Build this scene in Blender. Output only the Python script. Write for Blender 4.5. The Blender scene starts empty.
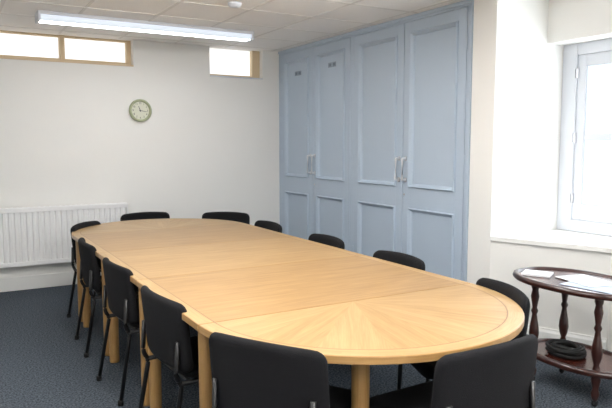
import bpy, bmesh, math, random
from mathutils import Vector, Matrix
random.seed(4)
S=bpy.context.scene
try:
    S.view_settings.view_transform='Standard'
    S.view_settings.look='None'
except Exception as e: print(e)

# ---------------------------------------------------------------- materials
def srgb(r,g,b):
    f=lambda c:(c/255/12.92) if c/255<=0.04045 else ((c/255+0.055)/1.055)**2.4
    return (f(r),f(g),f(b),1)
def mat(name,col,rough=0.6,metal=0,noise=0,nscale=20,bump=0,bscale=200,coat=0,emit=None,es=0,spec=0.5):
    m=bpy.data.materials.new(name); m.use_nodes=True
    nt=m.node_tree; b=nt.nodes['Principled BSDF']
    b.inputs['Base Color'].default_value=col
    b.inputs['Roughness'].default_value=rough
    b.inputs['Metallic'].default_value=metal
    b.inputs['Specular IOR Level'].default_value=spec
    if coat: b.inputs['Coat Weight'].default_value=coat; b.inputs['Coat Roughness'].default_value=0.2
    tc=nt.nodes.new('ShaderNodeTexCoord')
    if noise:
        n=nt.nodes.new('ShaderNodeTexNoise'); n.inputs['Scale'].default_value=nscale; n.inputs['Detail'].default_value=4
        nt.links.new(tc.outputs['Object'],n.inputs['Vector'])
        r=nt.nodes.new('ShaderNodeMixRGB'); 
        r.inputs[1].default_value=tuple(c*(1-noise) for c in col[:3])+(1,)
        r.inputs[2].default_value=tuple(min(1,c*(1+noise)) for c in col[:3])+(1,)
        nt.links.new(n.outputs['Fac'],r.inputs[0]); nt.links.new(r.outputs[0],b.inputs['Base Color'])
    if bump:
        n2=nt.nodes.new('ShaderNodeTexNoise'); n2.inputs['Scale'].default_value=bscale
        nt.links.new(tc.outputs['Object'],n2.inputs['Vector'])
        bp=nt.nodes.new('ShaderNodeBump'); bp.inputs['Strength'].default_value=bump; bp.inputs['Distance'].default_value=0.01
        nt.links.new(n2.outputs['Fac'],bp.inputs['Height']); nt.links.new(bp.outputs[0],b.inputs['Normal'])
    if emit:
        b.inputs['Emission Color'].default_value=emit; b.inputs['Emission Strength'].default_value=es
    return m
def wood(name,c1,c2,rough=0.35,coat=0.3):
    m=bpy.data.materials.new(name); m.use_nodes=True
    nt=m.node_tree; b=nt.nodes['Principled BSDF']; N=nt.nodes.new; L=nt.links.new
    b.inputs['Roughness'].default_value=rough; b.inputs['Coat Weight'].default_value=coat; b.inputs['Coat Roughness'].default_value=0.25
    uv=N('ShaderNodeUVMap'); mp=N('ShaderNodeMapping'); mp.inputs['Scale'].default_value=(1.0,14,1)
    L(uv.outputs[0],mp.inputs['Vector'])
    n=N('ShaderNodeTexNoise'); n.inputs['Scale'].default_value=2.5; n.inputs['Detail'].default_value=6; n.inputs['Distortion'].default_value=0.8
    L(mp.outputs[0],n.inputs['Vector'])
    mp2=N('ShaderNodeMapping'); mp2.inputs['Scale'].default_value=(4,90,1); L(uv.outputs[0],mp2.inputs['Vector'])
    n2=N('ShaderNodeTexNoise'); n2.inputs['Scale'].default_value=2; n2.inputs['Detail'].default_value=3; L(mp2.outputs[0],n2.inputs['Vector'])
    mx=N('ShaderNodeMath'); mx.operation='MULTIPLY_ADD'; mx.inputs[1].default_value=0.4
    L(n2.outputs['Fac'],mx.inputs[0]); 
    ml=N('ShaderNodeMath'); ml.operation='MULTIPLY'; ml.inputs[1].default_value=0.6; L(n.outputs['Fac'],ml.inputs[0]); L(ml.outputs[0],mx.inputs[2])
    cr=N('ShaderNodeValToRGB'); cr.color_ramp.elements[0].position=0.36; cr.color_ramp.elements[1].position=0.64
    cr.color_ramp.elements[0].color=c2; cr.color_ramp.elements[1].color=c1
    L(mx.outputs[0],cr.inputs[0]); L(cr.outputs[0],b.inputs['Base Color'])
    return m

M_wall=mat('wall_paint',srgb(240,239,235),0.75,noise=0.015,nscale=3,bump=0.05,bscale=60)
M_ceil=mat('ceiling_tile',srgb(249,247,244),0.9,noise=0.02,nscale=120,bump=0.1,bscale=300)
M_grid=mat('grid_metal',srgb(230,227,223),0.5)
M_trim=mat('trim_gloss',srgb(240,240,237),0.35)
M_blue=mat('blue_paint',srgb(176,191,207),0.5,noise=0.02,nscale=4)
M_blue2=mat('blue_paint_gap',srgb(105,120,140),0.6)
M_rad=mat('radiator_white',srgb(240,240,240),0.35)
M_tan=mat('window_frame_cream',srgb(218,197,164),0.5)
M_white=mat('window_frame_white',srgb(216,220,227),0.35)
M_chrome=mat('chrome',srgb(215,215,220),0.25,metal=1)
M_fab=mat('black_fabric',srgb(18,18,21),0.9,noise=0.35,nscale=180,bump=0.4,bscale=400,spec=0.25)
M_steel=mat('black_steel',srgb(13,13,15),0.35)
M_rub=mat('rubber',srgb(10,10,10),0.8)
M_mah=mat('mahogany',srgb(48,21,15),0.3,noise=0.3,nscale=14,coat=0.35)
M_mah2=mat('mahogany_top',srgb(66,29,21),0.25,noise=0.25,nscale=10,coat=0.35)
M_paper=mat('paper',srgb(220,222,226),0.8)
M_paper2=mat('paper_blue',srgb(176,188,205),0.8)
M_inlay=mat('inlay_dark',srgb(122,86,46),0.4)
M_seam=mat('seam_dark',srgb(92,62,32),0.6)
M_ledge=wood('oak_edge',srgb(176,139,88),srgb(155,118,70))
M_oak=[wood('oak_%d'%i,srgb(*a),srgb(*b),0.38,0.25) for i,(a,b) in enumerate([((178,144,94),(153,119,71)),((171,136,86),(146,111,64)),((181,149,101),(161,127,79))])]
def glow(name,col,s):
    m=bpy.data.materials.new(name); m.use_nodes=True; nt=m.node_tree
    b=nt.nodes['Principled BSDF']; b.inputs['Base Color'].default_value=col; b.inputs['Emission Color'].default_value=col; b.inputs['Emission Strength'].default_value=s
    return m
def glow2(name,col,s):
    m=glow(name,col,s); m.node_tree.nodes['Principled BSDF'].inputs['Base Color'].default_value=(.2,.23,.27,1); return m
M_day=glow2('frosted_glass_daylight',(0.84,0.93,1,1),1.0)
M_dayw=glow2('frosted_glass_high',(1,0.98,0.95,1),1.1)
M_fill=glow('added_fill_strip_glow',(1,0.987,0.97,1),37.0)  # glow of the added out-of-view ceiling strip
M_fillp=glow('added_fill_pendant_glow',(1,0.987,0.97,1),37.0)  # glow of the added hanging fill lights
M_tubev=glow2('light_diffuser_side',(0.84,0.91,1,1),0.8)
M_tubeb=glow('light_diffuser_base',(0.95,0.97,1,1),18.0)

def carpet():
    m=mat('carpet_blue_grey',srgb(72,84,100),0.95,bump=0.8,bscale=350,spec=0.1)
    nt=m.node_tree; N=nt.nodes.new; L=nt.links.new; b=nt.nodes['Principled BSDF']
    tc=N('ShaderNodeTexCoord'); n=N('ShaderNodeTexNoise'); n.inputs['Scale'].default_value=90; n.inputs['Detail'].default_value=5
    L(tc.outputs['Object'],n.inputs['Vector'])
    cr=N('ShaderNodeValToRGB'); cr.color_ramp.elements[0].position=0.38; cr.color_ramp.elements[1].position=0.64
    cr.color_ramp.elements[0].color=srgb(49,57,66); cr.color_ramp.elements[1].color=srgb(108,116,125)
    L(n.outputs['Fac'],cr.inputs[0]); L(cr.outputs[0],b.inputs['Base Color'])
    return m
M_carpet=carpet()

# ---------------------------------------------------------------- helpers
def link(o,parent=None):
    S.collection.objects.link(o)
    if parent: o.parent=parent
    return o
def empty(name,loc=(0,0,0),rz=0):
    e=bpy.data.objects.new(name,None); e.location=loc; e.rotation_euler=(0,0,rz); e.empty_display_size=0.1
    S.collection.objects.link(e); return e
def fin(name,bm,m,parent=None,bevel=0,smooth=False,seg=2):
    me=bpy.data.meshes.new(name); bmesh.ops.recalc_face_normals(bm,faces=bm.faces); bm.to_mesh(me); bm.free()
    for x in (m if isinstance(m,list) else [m]): me.materials.append(x)
    o=bpy.data.objects.new(name,me); link(o,parent)
    if smooth:
        for p in me.polygons: p.use_smooth=True
    if bevel:
        bv=o.modifiers.new('b','BEVEL'); bv.width=bevel; bv.segments=seg; bv.limit_method='ANGLE'; bv.angle_limit=math.radians(40)
    return o
def addbox(bm,a,b):
    vs=[bm.verts.new((x,y,z)) for x in (a[0],b[0]) for y in (a[1],b[1]) for z in (a[2],b[2])]
    for f in [(0,1,3,2),(4,6,7,5),(0,4,5,1),(2,3,7,6),(0,2,6,4),(1,5,7,3)]:
        bm.faces.new([vs[i] for i in f])
def box(name,a,b,m,parent=None,bevel=0):
    bm=bmesh.new(); addbox(bm,a,b); return fin(name,bm,m,parent,bevel)
def boxes(name,lst,m,parent=None,bevel=0):
    bm=bmesh.new()
    for a,b in lst: addbox(bm,a,b)
    return fin(name,bm,m,parent,bevel)
def prism(name,pts,z0,z1,m,parent=None,bevel=0,smooth=False):
    bm=bmesh.new()
    lo=[bm.verts.new((x,y,z0)) for x,y in pts]; hi=[bm.verts.new((x,y,z1)) for x,y in pts]
    bm.faces.new(lo); bm.faces.new(hi); n=len(pts)
    for i in range(n): bm.faces.new([lo[i],lo[(i+1)%n],hi[(i+1)%n],hi[i]])
    return fin(name,bm,m,parent,bevel)
def lathe(name,prof,m,parent=None,loc=(0,0,0),n=24,mtx=None):
    bm=bmesh.new(); rings=[]
    for r,z in prof:
        rings.append([bm.verts.new((r*math.cos(2*math.pi*i/n),r*math.sin(2*math.pi*i/n),z)) for i in range(n)])
    for a,b in zip(rings,rings[1:]):
        for i in range(n): bm.faces.new([a[i],a[(i+1)%n],b[(i+1)%n],b[i]])
    bm.faces.new(rings[0]); bm.faces.new(rings[-1])
    if mtx: bmesh.ops.transform(bm,matrix=mtx,verts=bm.verts)
    bmesh.ops.translate(bm,vec=loc,verts=bm.verts)
    o=fin(name,bm,m,parent,smooth=False)
    for p in o.data.polygons: p.use_smooth=len(p.vertices)==4
    return o
def tube(name,pts,r,m,parent=None,n=10,closed=False):
    bm=bmesh.new(); pts=[Vector(p) for p in pts]; rings=[]; N_=len(pts)
    for i,p in enumerate(pts):
        if closed: d=pts[(i+1)%N_]-pts[i-1]
        else: d=(pts[min(i+1,N_-1)]-pts[max(i-1,0)])
        d.normalize(); q=d.to_track_quat('Z','Y')
        rings.append([bm.verts.new(p+q@Vector((r*math.cos(2*math.pi*k/n),r*math.sin(2*math.pi*k/n),0))) for k in range(n)])
    pr=list(zip(rings,rings[1:]))
    if closed: pr.append((rings[-1],rings[0]))
    for a,b in pr:
        for k in range(n): bm.faces.new([a[k],a[(k+1)%n],b[(k+1)%n],b[k]])
    if not closed: bm.faces.new(rings[0]); bm.faces.new(rings[-1])
    return fin(name,bm,m,parent,smooth=True)
def smoothpath(pts,rad=0.04,k=5):
    pts=[Vector(p) for p in pts]; out=[pts[0]]
    for a,b,c in zip(pts,pts[1:],pts[2:]):
        u=(a-b); v=(c-b); r=min(rad,u.length/2,v.length/2); p=b+u.normalized()*r; q=b+v.normalized()*r
        for i in range(k+1):
            t=i/k; out.append(p*(1-t)**2+b*2*t*(1-t)+q*t*t)
    out.append(pts[-1]); return out
def pad(name,w,h,r,T,place,m,parent=None,n=18):
    bm=bmesh.new()
    def mp(x,z):
        ax,az=abs(x),abs(z); cx=max(ax-(w-r),0); cz=max(az-(h-r),0); l=math.hypot(cx,cz)
        if l>1e-9 and cx>0 and cz>0:
            s=max(cx,cz)/l; ax=(w-r)+cx*s; az=(h-r)+cz*s
        return math.copysign(ax,x),math.copysign(az,z)
    F={};B={}
    for i in range(n+1):
        for j in range(n+1):
            x=w*math.sin(math.pi/2*(2*i/n-1)); z=h*math.sin(math.pi/2*(2*j/n-1))
            e=min(w-abs(x),h-abs(z)); ed=T*1.2; q=min(e/ed,1); t=T*math.sqrt(max(0,1-(1-q)**2))
            X,Z=mp(x,z)
            F[i,j]=bm.verts.new(place(X,t,Z))
            B[i,j]=F[i,j] if (i in(0,n) or j in (0,n)) else bm.verts.new(place(X,-t,Z))
    for i in range(n):
        for j in range(n):
            bm.faces.new([F[i,j],F[i+1,j],F[i+1,j+1],F[i,j+1]])
            try: bm.faces.new([B[i,j],B[i,j+1],B[i+1,j+1],B[i+1,j]])
            except ValueError: pass
    return fin(name,bm,m,parent,smooth=True)

CX,H=3.55,2.58
FY=6.78
# ---------------------------------------------------------------- room shell
box('floor',(-1.6,-1.6,-0.1),(4.6,FY+0.3,0),M_carpet)
ceil=box('ceiling',(-1.6,-1.6,H),(4.6,FY+0.3,H+0.1),M_ceil)
g=[]
x=-1.35
while x<4.1: g.append(((x-.012,-1.5,H-.003),(x+.012,FY-.001,H+.001))); x+=0.6
y=-1.2
while y<FY: g.append(((-1.5,y-.012,H-.0032),(4.1,y+.012,H+.001))); y+=0.6
boxes('ceiling_grid',g,M_grid,parent=ceil)
# far wall with high windows
w1=(-0.31,1.79,2.31); w2=(2.66,3.33,2.25)
boxes('wall_far',[((-1.6,FY,0),(CX+.3,FY+.3,2.25)),((-1.6,FY,2.25),(w2[0],FY+.3,2.31)),((w2[1],FY,2.25),(CX+.3,FY+.3,H)),
  ((-1.6,FY,2.31),(w1[0],FY+.3,H)),((w1[1],FY,2.31),(w2[0],FY+.3,H))],M_wall)
box('wall_left',(-1.6,-1.6,0),(-1.5,FY,H),M_wall)
box('wall_back',(-1.5,-1.6,0),(4.6,-1.5,H),M_wall)
# high windows
W=empty('window_1')
box('frosted_pane',(w1[0],FY+.15,2.31),(w1[1],FY+.16,H),M_dayw,W)
fr=[((w1[0],FY+.10,2.31),(w1[1],FY+.15,2.345)),((w1[0],FY+.10,H-.02),(w1[1],FY+.15,H))]
for xx in (-0.31,0.39-.03,1.09-.03,1.79-.05): fr.append(((xx,FY+.09,2.31),(xx+.055,FY+.15,H)))
boxes('frame',fr,M_tan,W,0.004)
box('sill',(w1[0]-.0,FY-.012,2.295),(w1[1]+.0,FY+.1,2.312),M_tan,W,0.003)
W=empty('window_2')
box('frosted_pane',(w2[0],FY+.15,2.25),(w2[1],FY+.16,H),M_dayw,W)
boxes('frame',[((w2[0],FY+.1,2.25),(w2[1],FY+.15,2.28)),((w2[0],FY+.1,2.25),(w2[0]+.03,FY+.15,H)),((w2[1]-.1,FY+.08,2.25),(w2[1],FY+.15,H))],M_tan,W,0.004)
box('sill',(w2[0],FY-.012,2.238),(w2[1],FY+.1,2.252),M_white,W,0.003)
def skirt(name,a,b,h=.14,t=.018):
    a=Vector(a);b=Vector(b); d=(b-a).normalized(); nrm=Vector((-d.y,d.x))
    bm=bmesh.new(); prof=[(0,0),(t,0),(t,h-.03),(t*.6,h-.012),(t*.5,h),(0,h)]
    r=[[bm.verts.new((p.x+nrm.x*q,p.y+nrm.y*q,z)) for q,z in prof] for p in (a,b)]
    n=len(prof)
    for i in range(n): bm.faces.new([r[0][i],r[0][(i+1)%n],r[1][(i+1)%n],r[1][i]])
    bm.faces.new(r[0]); bm.faces.new(r[1]); return fin(name,bm,M_trim)
box('baseboard_far',(-1.48,FY-.018,0),(3.5,FY,.14),M_trim,None,.005)
box('baseboard_left',(-1.5,-1.48,0),(-1.482,FY-.02,.14),M_trim,None,.005)
# right wall: pier, window bay
box('wall_right_pier',(CX,3.33,0),(4.6,3.565,H),M_wall)
box('wall_right_near',(CX,-1.5,0),(4.6,1.3,H),M_wall)
A=(CX,3.33);B=(3.87,2.555);C=(3.9,1.95);Dp=(CX,1.3)
prism('wall_right_below_window',[A,B,C,Dp,(4.6,1.3),(4.6,3.33)],0,0.735,M_wall)
skirt('baseboard_right',B,(A[0]+.0,A[1])) 
# sill board
off=.03
prism('trim_window_sill',[(A[0]-.012,A[1]-.001),(B[0]-off,B[1]-.01),(C[0]-off,C[1]),(Dp[0]-.01,1.301),(4.36,1.301),(4.36,3.329)],0.736,0.776,M_trim,bevel=.006)
box('wall_right_header',(4.11,1.3,2.25),(4.6,3.33,H),M_wall)
W=empty('window_3')
X0=4.30
fr=[((X0,3.20,.777),(X0+.07,3.33,2.25)),((X0,1.3,.777),(X0+.07,1.45,2.25)),((X0,1.45,2.16),(X0+.07,3.2,2.25)),((X0,1.45,.777),(X0+.07,3.2,.87))]
boxes('frame',fr,M_white,W,.006)
sash=[]
for (a,b) in ((3.2,2.33),(2.32,1.45)):
    lo,hi=min(a,b),max(a,b)
    sash+=[((X0+.015,hi-.075,.87),(X0+.055,hi,2.16)),((X0+.015,lo,.87),(X0+.055,lo+.075,2.16)),
           ((X0+.015,lo+.075,.87),(X0+.055,hi-.075,1.0)),((X0+.015,lo+.075,2.07),(X0+.055,hi-.075,2.16)),((X0+.02,lo+.075,1.50),(X0+.055,hi-.075,1.545))]
boxes('sash',sash,M_white,W,.005)
box('frosted_pane',(X0+.035,1.45,.87),(X0+.045,3.2,2.16),M_day,W)
box('stay_latch',(X0-.0,2.36,1.2),(X0+.012,2.38,1.3),M_chrome,W,.003)
boxes('hinge',[((X0+.0,3.185,z),(X0+.013,3.215,z+.08)) for z in (1.0,1.48,1.98)],M_chrome,W,.003)

# ---------------------------------------------------------------- built-in cupboards
K=empty('built_in_cupboard')
YR,YL=3.567,FY-.001
box('carcass',(CX+.035,YR,0.0),(CX+.6,YL,H-.001),M_blue2,K)
fx=CX
boxes('face_frame',[((fx,YR,0),(fx+.035,3.625,H-.001)),((fx,6.70,0),(fx+.035,YL,H-.001)),((fx,5.165,.1),(fx+.035,5.235,2.53)),
   ((fx,3.625,2.53),(fx+.035,6.70,H-.001)),((fx,3.625,0),(fx+.035,6.70,.10))],M_blue,K,.003)
boxes('edge_trim',[((fx-.014,YR,0.0),(fx,3.59,H-.001)),((fx-.014,3.59,H-.03),(fx,YL,H-.001))],M_blue,K,.004)
def door(nm,y0,y1):
    y0+=.004;y1-=.004; z0,z1=.104,2.526
    P=[(1.09,2.43),(.21,.90)]; st=.095
    bx=[((fx-.002,y0,z0),(fx+.03,y0+st,z1)),((fx-.002,y1-st,z0),(fx+.03,y1,z1)),
        ((fx-.002,y0+st,z0),(fx+.03,y1-st,.21)),((fx-.002,y0+st,.90),(fx+.03,y1-st,1.09)),((fx-.002,y0+st,2.43),(fx+.03,y1-st,z1))]
    boxes(nm+'_stiles_rails',bx,M_blue,K,.002)
    boxes(nm+'_panels',[((fx+.014,y0+st,a),(fx+.03,y1-st,b)) for a,b in P],M_blue,K)
    for a,b in P:   # ogee moulding ring
        bm=bmesh.new(); prof=[(0.0,-.012),(.007,-.022),(.015,-.014),(.024,-.006),(.034,.014),(0,.014)]
        c=[(y0+st-.004,a-.004,1,1),(y1-st+.004,a-.004,-1,1),(y1-st+.004,b+.004,-1,-1),(y0+st-.004,b+.004,1,-1)]
        R=[[bm.verts.new((fx+q,cy+sy*p,cz+sz*p)) for p,q in prof] for cy,cz,sy,sz in c]
        for i in range(4):
            r,s=R[i],R[(i+1)%4]
            for k in range(len(prof)): bm.faces.new([r[k],r[(k+1)%6],s[(k+1)%6],s[k]])
        fin(nm+'_moulding',bm,M_blue,K)
D=[(3.625,4.39),(4.39,5.165),(5.235,5.965),(5.965,6.70)]
for i,(a,b) in enumerate(D): door('door_%d'%(i+1),a,b)
M_hnd=mat('handle_satin',srgb(225,228,232),0.35,metal=0.4)
for yy in (4.39,5.965):
    for s in (-.045,.045):
        y=yy+s
        tube('handle',smoothpath([(fx,y,1.15),(fx-.045,y,1.15),(fx-.045,y,1.34),(fx,y,1.34)],.012),.011,M_hnd,K)
        boxes('handle_plate',[((fx-.006,y-.016,z-.02),(fx-.002,y+.016,z+.02)) for z in (1.15,1.34)],M_chrome,K,.002)
for yy in (4.36,5.93): lathe('lock',[(.0105,0),(.0105,.004)],M_chrome,K,loc=(fx-.002,yy,1.02),mtx=Matrix.Rotation(-math.pi/2,4,'Y'))
for yy in (3.625,5.165,5.235,6.70):
    boxes('hinge',[((fx-.008,yy-.008,z),(fx+.004,yy+.008,z+.09)) for z in (.35,1.3,2.2)],M_blue,K,.003)
M_lab=mat('label_grey',srgb(140,152,168),0.6); M_lab2=mat('label_mark',srgb(80,92,110),0.6)
for (yy,zz) in ((5.60,2.30),(6.33,2.28)):
    boxes('label_card',[((fx+.009,yy-.075+k*.08,zz-.025),(fx+.0142,yy-.01+k*.08,zz+.025)) for k in range(2)],M_lab,K)
    boxes('label_marks',[((fx+.0082,yy-.065+k*.08+j*.016,zz-.013),(fx+.0091,yy-.058+k*.08+j*.016,zz+.013)) for k in range(2) for j in range(3)],M_lab2,K)

# ---------------------------------------------------------------- radiator
R=empty('radiator')
bm=bmesh.new(); x=.02;yb=FY-.105
pr=[]
while x<1.62:
    pr+=[(x,0),(x+.026,0),(x+.034,.014),(x+.046,.014),(x+.054,0)]; x+=.054
f=[bm.verts.new((a,yb-.016+b,.30)) for a,b in pr]; t=[bm.verts.new((a,yb-.016+b,.80)) for a,b in pr]
for i in range(len(pr)-1): bm.faces.new([f[i],f[i+1],t[i+1],t[i]])
fin('front_panel',bm,M_rad,R)
boxes('body',[((0,yb-.018,.26),(1.66,yb-.001,.305)),((0,yb-.018,.795),(1.66,yb-.001,.84)),((0,yb,.26),(1.66,yb+.05,.845)),((-.004,yb-.018,.26),(.012,yb+.05,.84)),((1.645,yb-.018,.26),(1.664,yb+.05,.84))],M_rad,R,.004)
boxes('top_grille_slots',[((.05+i*.05,yb+.008,.8451),(.08+i*.05,yb+.04,.8465)) for i in range(31)],M_grid,R)
boxes('brackets',[((.3,yb+.05,.3),(.34,FY-.001,.8)),((1.3,yb+.05,.3),(1.34,FY-.001,.8))],M_rad,R)
tube('pipe',smoothpath([(1.72,FY-.07,0),(1.72,FY-.07,.29),(1.66,FY-.07,.29)],.02),.0085,M_rad,R)
lathe('valve',[(.016,0),(.018,.01),(.018,.05),(.012,.06)],M_rad,R,loc=(1.72,FY-.07,.28))
# ---------------------------------------------------------------- clock
Q=empty('wall_clock',(1.847,FY,1.83))
M_rim=mat('clock_rim',srgb(166,172,140),0.4); M_face=mat('clock_face',srgb(220,221,204),0.5); M_blk=mat('ink',srgb(60,60,60),0.6)
rot=Matrix.Rotation(math.pi/2,4,'X')
lathe('rim',[(.118,0),(.122,.01),(.122,.03),(.112,.04),(.096,.034),(.096,.012)],M_rim,Q,n=48,mtx=rot)
lathe('face',[(.098,.005),(.098,.018)],M_face,Q,n=48,mtx=rot)
for i in range(1,13):
    a=math.pi/2-i*math.pi/6
    c=bpy.data.curves.new('numeral_%d'%i,'FONT'); c.body=str(i); c.size=.028; c.align_x='CENTER'; c.align_y='CENTER'; c.extrude=.0005; c.materials.append(M_blk)
    o=bpy.data.objects.new('numeral_%d'%i,c); link(o,Q); o.location=(.078*math.cos(a),-.0192,.078*math.sin(a)); o.rotation_euler=(math.pi/2,0,0)
def hand(nm,ang,l,w):
    a=math.pi/2-math.radians(ang); d=Vector((math.cos(a),0,math.sin(a))); n=Vector((-d.z,0,d.x))
    bm=bmesh.new(); q=[-d*.012+n*w,-d*.012-n*w,d*l-n*w*.5,d*l+n*w*.5]
    lo=[bm.verts.new(p+Vector((0,-.020,0))) for p in q]; hi=[bm.verts.new(p+Vector((0,-.022,0))) for p in q]
    bm.faces.new(lo);bm.faces.new(hi)
    for i in range(4): bm.faces.new([lo[i],lo[(i+1)%4],hi[(i+1)%4],hi[i]])
    fin(nm,bm,M_blk,Q)
hand('hour_hand',338,.05,.004); hand('minute_hand',100,.072,.003)
lathe('hub',[(.006,.018),(.006,.025)],M_blk,Q,mtx=rot)

# ---------------------------------------------------------------- ceiling lights
def fixture(x0,x1,y,em,emb=None):
    L=empty('ceiling_light')
    box('housing',(x0,y-.10,H-.03),(x1,y+.10,H-.001),M_white,L,.004)
    pts=[(-.09,H-.03),(-.085,H-.06),(-.06,H-.078),(.06,H-.078),(.085,H-.06),(.09,H-.03)]
    bm=bmesh.new(); r=[[bm.verts.new((xx,y+p,z)) for p,z in pts] for xx in (x0+.02,x1-.02)]
    for i in range(5):
        f=bm.faces.new([r[0][i],r[0][i+1],r[1][i+1],r[1][i]])
        if i==2: f.material_index=1
    bm.faces.new(r[0]);bm.faces.new(r[1])
    fin('diffuser',bm,[em,emb or em],L)
    boxes('end_cap',[((x0,y-.098,H-.082),(x0+.022,y+.098,H-.03)),((x1-.022,y-.098,H-.082),(x1,y+.098,H-.03))],M_white,L,.004)
    boxes('diffuser_ribs',[((x0+.02,y+q-.002,H-.0805),(x1-.02,y+q+.002,H-.0779)) for q in (-.03,0,.03)],M_white,L)
def fill_pendant(x0,x1,y,z=2.34):
    """added out-of-view fill light, glows up and down to brighten the ceiling"""
    L=empty('added_fill_light')
    boxes('side_rails',[((x0,y-.10,z-.03),(x1,y-.088,z+.03)),((x0,y+.088,z-.03),(x1,y+.10,z+.03)),((x0-.012,y-.10,z-.03),(x0,y+.10,z+.03)),((x1,y-.10,z-.03),(x1+.012,y+.10,z+.03))],M_white,L)
    box('diffuser',(x0+.002,y-.086,z-.022),(x1-.002,y+.086,z+.022),M_fillp,L)
    for xx in (x0+.25,x1-.25): tube('hanger',[(xx,y,z+.022),(xx,y,H)],.004,M_chrome,L)
fixture(.72,2.70,5.78,M_tubev,M_tubeb)
fixture(.6,2.5,3.5,M_fill)  # unseen extra strip, added to brighten the far wall and room
fill_pendant(-.6,1.2,2.3)  # hanging fill lights added out of view to lift the ceiling
fill_pendant(.6,2.5,.6)
fill_pendant(.0,1.8,-.8)
lathe('smoke_detector',[(.055,0),(.055,-.012),(.045,-.03),(.025,-.036)],M_white,None,loc=(2.03,4.62,H-.003))
# daylight coming through the right-hand window
ld=bpy.data.lights.new('window_daylight','AREA'); ld.shape='RECTANGLE'; ld.energy=28; ld.color=(.88,.94,1)
lo=bpy.data.objects.new('window_daylight',ld); S.collection.objects.link(lo); lo.location=(4.285,2.33,1.5); lo.rotation_euler=(0,math.radians(90),0)
ld.size,ld.size_y=1.25,1.7

# ---------------------------------------------------------------- conference table
HW,TZ=.757,.74
TX=.855+HW
T=empty('conference_table')
y0,y3=2.345,5.22; seams=[2.345,3.305,4.265,5.22]
def half(cy,sgn,r,n=40):
    return [(TX+r*math.cos(math.pi*i/n),cy+sgn*r*math.sin(math.pi*i/n)) for i in range(n+1)]
def top_slab(nm,pts):
    o=prism(nm,pts,TZ-.032,TZ-.0006,M_ledge,T,bevel=.004)
    uv=o.data.uv_layers.new(name='UVMap')
    for l in o.data.loops:
        v=o.data.vertices[l.vertex_index].co; uv.data[l.index].uv=(v.y+v.x,v.z*1.0)
g=.003
top_slab('end_top_near',[(x,min(y,y0-g)) for x,y in half(y0,-1,HW)])
top_slab('end_top_far',[(x,max(y,y3+g)) for x,y in half(y3,1,HW)])
for a,b in zip(seams,seams[1:]): top_slab('leaf_top',[(TX-HW,a+g),(TX+HW,a+g),(TX+HW,b-g),(TX-HW,b-g)])
boxes('seam_tongue',[((TX-HW+.01,s-.02,TZ-.025),(TX+HW-.01,s+.02,TZ-.006)) for s in seams],M_seam,T)
RI=HW-.072; R2=HW-.066
def veneer(nm,polys,z=TZ):
    bm=bmesh.new(); uvl=bm.loops.layers.uv.new('UVMap')
    for pts,ang,mi,off in polys:
        vs=[bm.verts.new((x,y,z)) for x,y in pts]; f=bm.faces.new(vs); f.material_index=mi
        f.normal_update()
        if f.normal.z<0: f.normal_flip()
        f.normal_update()
        c,s=math.cos(ang),math.sin(ang)
        for l in f.loops:
            x,y=l.vert.co.x,l.vert.co.y; l[uvl].uv=(x*c+y*s+off,-x*s+y*c+off*.37)
    me=bpy.data.meshes.new(nm); bm.to_mesh(me); bm.free()
    for m in M_oak: me.materials.append(m)
    o=bpy.data.objects.new(nm,me); link(o,T)
P=[]
for k,(a,b) in enumerate(zip(seams,seams[1:])):
    P.append(([(TX-RI,a+g),(TX+RI,a+g),(TX+RI,b-g),(TX-RI,b-g)],0,[1,0,1][k],k*3.1))
    for s in (-1,1):
        xa,xb=TX+s*R2,TX+s*(HW-.004); P.append(([(xa,a+g),(xb,a+g),(xb,b-g),(xa,b-g)],math.pi/2,2,k+5*s))
for cy,sg,kk in ((y0,-1,0),(y3,1,9)):
    ns=8
    for i in range(ns):
        a0,a1=math.pi*i/ns,math.pi*(i+1)/ns; am=(a0+a1)/2
        pts=[(TX,cy+sg*g)]+[(TX+RI*math.cos(a0+(a1-a0)*j/6),cy+sg*max(g,RI*math.sin(a0+(a1-a0)*j/6))) for j in range(7)]
        P.append((pts,sg*am,[0,2][i%2],kk+i*1.7))
        for j in range(3):
            b0=a0+(a1-a0)*j/3; b1=a0+(a1-a0)*(j+1)/3; bm_=(b0+b1)/2
            q=[(TX+r*math.cos(b),cy+sg*max(g,r*math.sin(b))) for r,b in ((R2,b0),(HW-.004,b0),(HW-.004,b1),(R2,b1))]
            P.append((q,sg*bm_+math.pi/2,2,kk+i))
veneer('veneer',P)
bm=bmesh.new()
def strip(p,q):
    a=[bm.verts.new((x,y,TZ)) for x,y in p]; b=[bm.verts.new((x,y,TZ)) for x,y in q]
    for i in range(len(a)-1): bm.faces.new([a[i],a[i+1],b[i+1],b[i]])
strip(half(y0,-1,RI),half(y0,-1,R2)); strip(half(y3,1,RI),half(y3,1,R2))
for s in (-1,1): strip([(TX+s*RI,y0),(TX+s*RI,y3)],[(TX+s*R2,y0),(TX+s*R2,y3)])
fin('inlay_line',bm,M_inlay,T)
legs=[(TX-.31,1.84),(TX+.31,1.84),(TX-.31,5.75),(TX+.31,5.75)]
for s in (-1,1):
    for yy in (2.255,2.445,3.225,3.385,4.185,4.345,5.12,5.31): legs.append((TX+s*(HW-.07),yy))
for lx,ly in legs:
    o=lathe('leg',[(.030,0),(.032,.01),(.035,.70),(.035,.708)],M_ledge,T,loc=(lx,ly,0))
    uv=o.data.uv_layers.new(name='UVMap')
    for l in o.data.loops:
        v=o.data.vertices[l.vertex_index].co; uv.data[l.index].uv=(v.z,math.atan2(v.y-ly,v.x-lx)*.04+lx)
rails=[]; RX=HW-.10
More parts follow.
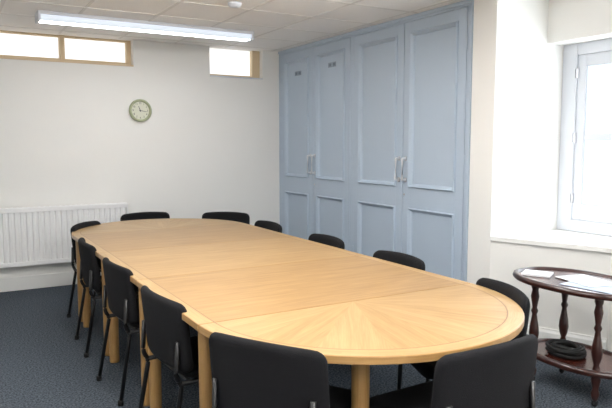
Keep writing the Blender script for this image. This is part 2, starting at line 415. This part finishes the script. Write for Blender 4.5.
for a,b in ((2.445,3.225),(3.385,4.185),(4.345,5.12)):
    for s in (-1,1):
        xx=TX+s*RX; rails.append(((xx-.011,a,.645),(xx+.011,b,.707)))
    for yy in (a,b): rails.append(((TX-RX,yy-.011,.645),(TX+RX,yy+.011,.707)))
for yy in (2.255,5.31): rails.append(((TX-RX,yy-.011,.645),(TX+RX,yy+.011,.707)))
boxes('apron_rails',rails,M_seam,T,.002)

# ---------------------------------------------------------------- chairs
def chair_meshes():
    parts=[]
    bx=.25
    def place_back(X,t,Z):
        z=.62+Z; lean=-.255-.10*(z-.46)
        z-=.012*(X/bx)**2*(1 if Z>0 else 0)
        return (X,lean+.045*(X/bx)**2+t,z)
    parts.append(pad('backrest',bx,.165,.045,.022,place_back,M_fab))
    def place_seat(X,t,Z):
        return (X,Z-.005,.445+t-.012*max(0,(Z-.12)/.1)**2)
    parts.append(pad('seat',.23,.225,.07,.028,place_seat,M_fab))
    for s in (-1,1):
        x=.205*s
        parts.append(tube('side_frame',smoothpath([(x*1.08,-.315,.006),(x,-.245,.40),(x,-.272,.44),(x*1.02,-.262,.60)],.05),.0115,M_steel))
        parts.append(tube('front_leg',smoothpath([(x*1.05,.205,.006),(x,.19,.405),(x,-.255,.405)],.045),.0115,M_steel))
    parts.append(tube('cross_rail_front',[(-.205,.10,.405),(.205,.10,.405)],.009,M_steel))
    parts.append(tube('cross_rail_back',[(-.205,-.20,.405),(.205,-.20,.405)],.009,M_steel))
    for i,(a,b) in enumerate(((.2214,-.315),(-.2214,-.315),(.2153,.205),(-.2153,.205))):
        parts.append(lathe('foot',[(.016,0),(.016,.02),(.013,.03)],M_rub,loc=(a,b,0),n=12))
    return parts
proto=chair_meshes()
def chair(px,py,dx,dy):
    l=math.hypot(dx,dy); dx/=l; dy/=l
    e=empty('meeting_chair',(px+.29*dx,py+.29*dy,0),math.atan2(-dx,dy))
    for p in proto:
        o=bpy.data.objects.new(p.name.split('.')[0],p.data); link(o,e)
CH=[(.80,2.79,1,0.08),(.80,3.67,1,.06),(.81,4.60,1,-.03),(1.0,5.65,.7,-.55),(1.71,6.22,0,-1),(2.45,5.83,-.6,-.75),
    (2.48,4.87,-1,0),(2.48,3.90,-1,.03),(2.47,3.03,-1,0),(2.36,2.08,-.94,.34),(1.62,1.46,-.03,1),(.91,1.91,.86,.5)]
for c in CH: chair(*c)
for p in proto: bpy.data.objects.remove(p)

# ---------------------------------------------------------------- side table (two tier trolley)
ST=empty('side_table',(3.23,2.31,0))
def lobed(a,b,n=72):
    pts=[]
    for i in range(n):
        t=2*math.pi*i/n; c,s=math.cos(t),math.sin(t)
        x=a*math.copysign(abs(c)**.75,c); y=b*math.copysign(abs(s)**.8,s)
        k=1+.025*math.cos(4*t)
        pts.append((x*k,y*k))
    return pts
def tray(nm,a,b,z):
    prism(nm+'_board',lobed(a,b),z-.018,z,M_mah2,ST,bevel=.004)
    o=lobed(a,b); i=lobed(a-.03,b-.03); bm=bmesh.new()
    prof=[(0,-.02),(-.006,-.008),(0,.01),(.012,.014),(.024,.012),(.03,.0005)]
    R=[[bm.verts.new((ox+(ix-ox)*(p/.03),oy+(iy-oy)*(p/.03),z+q)) for (ox,oy),(ix,iy) in zip(o,i)] for p,q in prof]
    n=len(o)
    for r,s in zip(R,R[1:]):
        for k in range(n): bm.faces.new([r[k],r[(k+1)%n],s[(k+1)%n],s[k]])
    fin(nm+'_rim',bm,M_mah,ST,smooth=True)
tray('top',.27,.42,.655)
tray('shelf',.22,.33,.20)
lp=[(.012,.03),(.02,.05),(.024,.08),(.016,.10),(.022,.13),(.026,.16),(.026,.20),(.02,.22),(.014,.24),(.024,.27),(.03,.31),(.027,.35),(.018,.40),(.014,.43),(.022,.45),(.014,.47),(.02,.51),(.025,.54),(.018,.58),(.024,.60),(.024,.637)]
for sx in (-1,1):
    for sy in (-1,1):
        lx,ly=sx*.14,sy*.215
        lathe('turned_leg',lp,M_mah,ST,loc=(lx,ly,0),n=20)
        lathe('castor',[(.004,-.009),(.018,-.008),(.02,0),(.018,.008),(.004,.009)],M_rub,ST,loc=(lx,ly,.020),n=16,mtx=Matrix.Rotation(math.pi/2,4,'X'))
def sheet(nm,cx,cy,w,h,rz,z,m,t=.004):
    o=box(nm,(-w/2,-h/2,0),(w/2,h/2,t),m,None,.0008); o.location=(cx,cy,z); o.rotation_euler=(0,0,rz); return o
sheet('paper_notepad',3.17,2.58,.14,.17,.5,.6565,M_paper,.012)
sheet('paper_sheet',3.22,2.16,.28,.38,.12,.6565,M_paper2,.003)
sheet('paper_sheet',3.26,2.30,.21,.297,-.25,.6605,M_paper,.003)
# coiled black cable: a loose rounded bundle of loops
cb=[]; turns=14; ph=0
for i in range(28*turns+1):
    t=2*math.pi*i/28; k=i/28
    lay=math.sin(k*2.3); ver=.5+.5*math.cos(k*1.7)
    r=.082+.022*lay; cb.append((3.19+r*math.cos(t),2.37+r*1.08*math.sin(t),.210+.045*ver+.004*math.sin(2*t+k)))
tube('coiled_cable',cb,.0085,M_rub,None,n=8)

# ---------------------------------------------------------------- light + camera
w=bpy.data.worlds.new('World'); S.world=w; w.use_nodes=True
w.node_tree.nodes['Background'].inputs[0].default_value=(.8,.88,1,1); w.node_tree.nodes['Background'].inputs[1].default_value=.6
cam=bpy.data.cameras.new('camera'); co=bpy.data.objects.new('camera',cam); S.collection.objects.link(co)
cam.sensor_width=36; cam.lens=36*620/612; cam.clip_start=.05
co.location=(0,0,1.47); co.rotation_euler=(math.radians(90-5.53),0,math.radians(-30.1))
S.camera=co
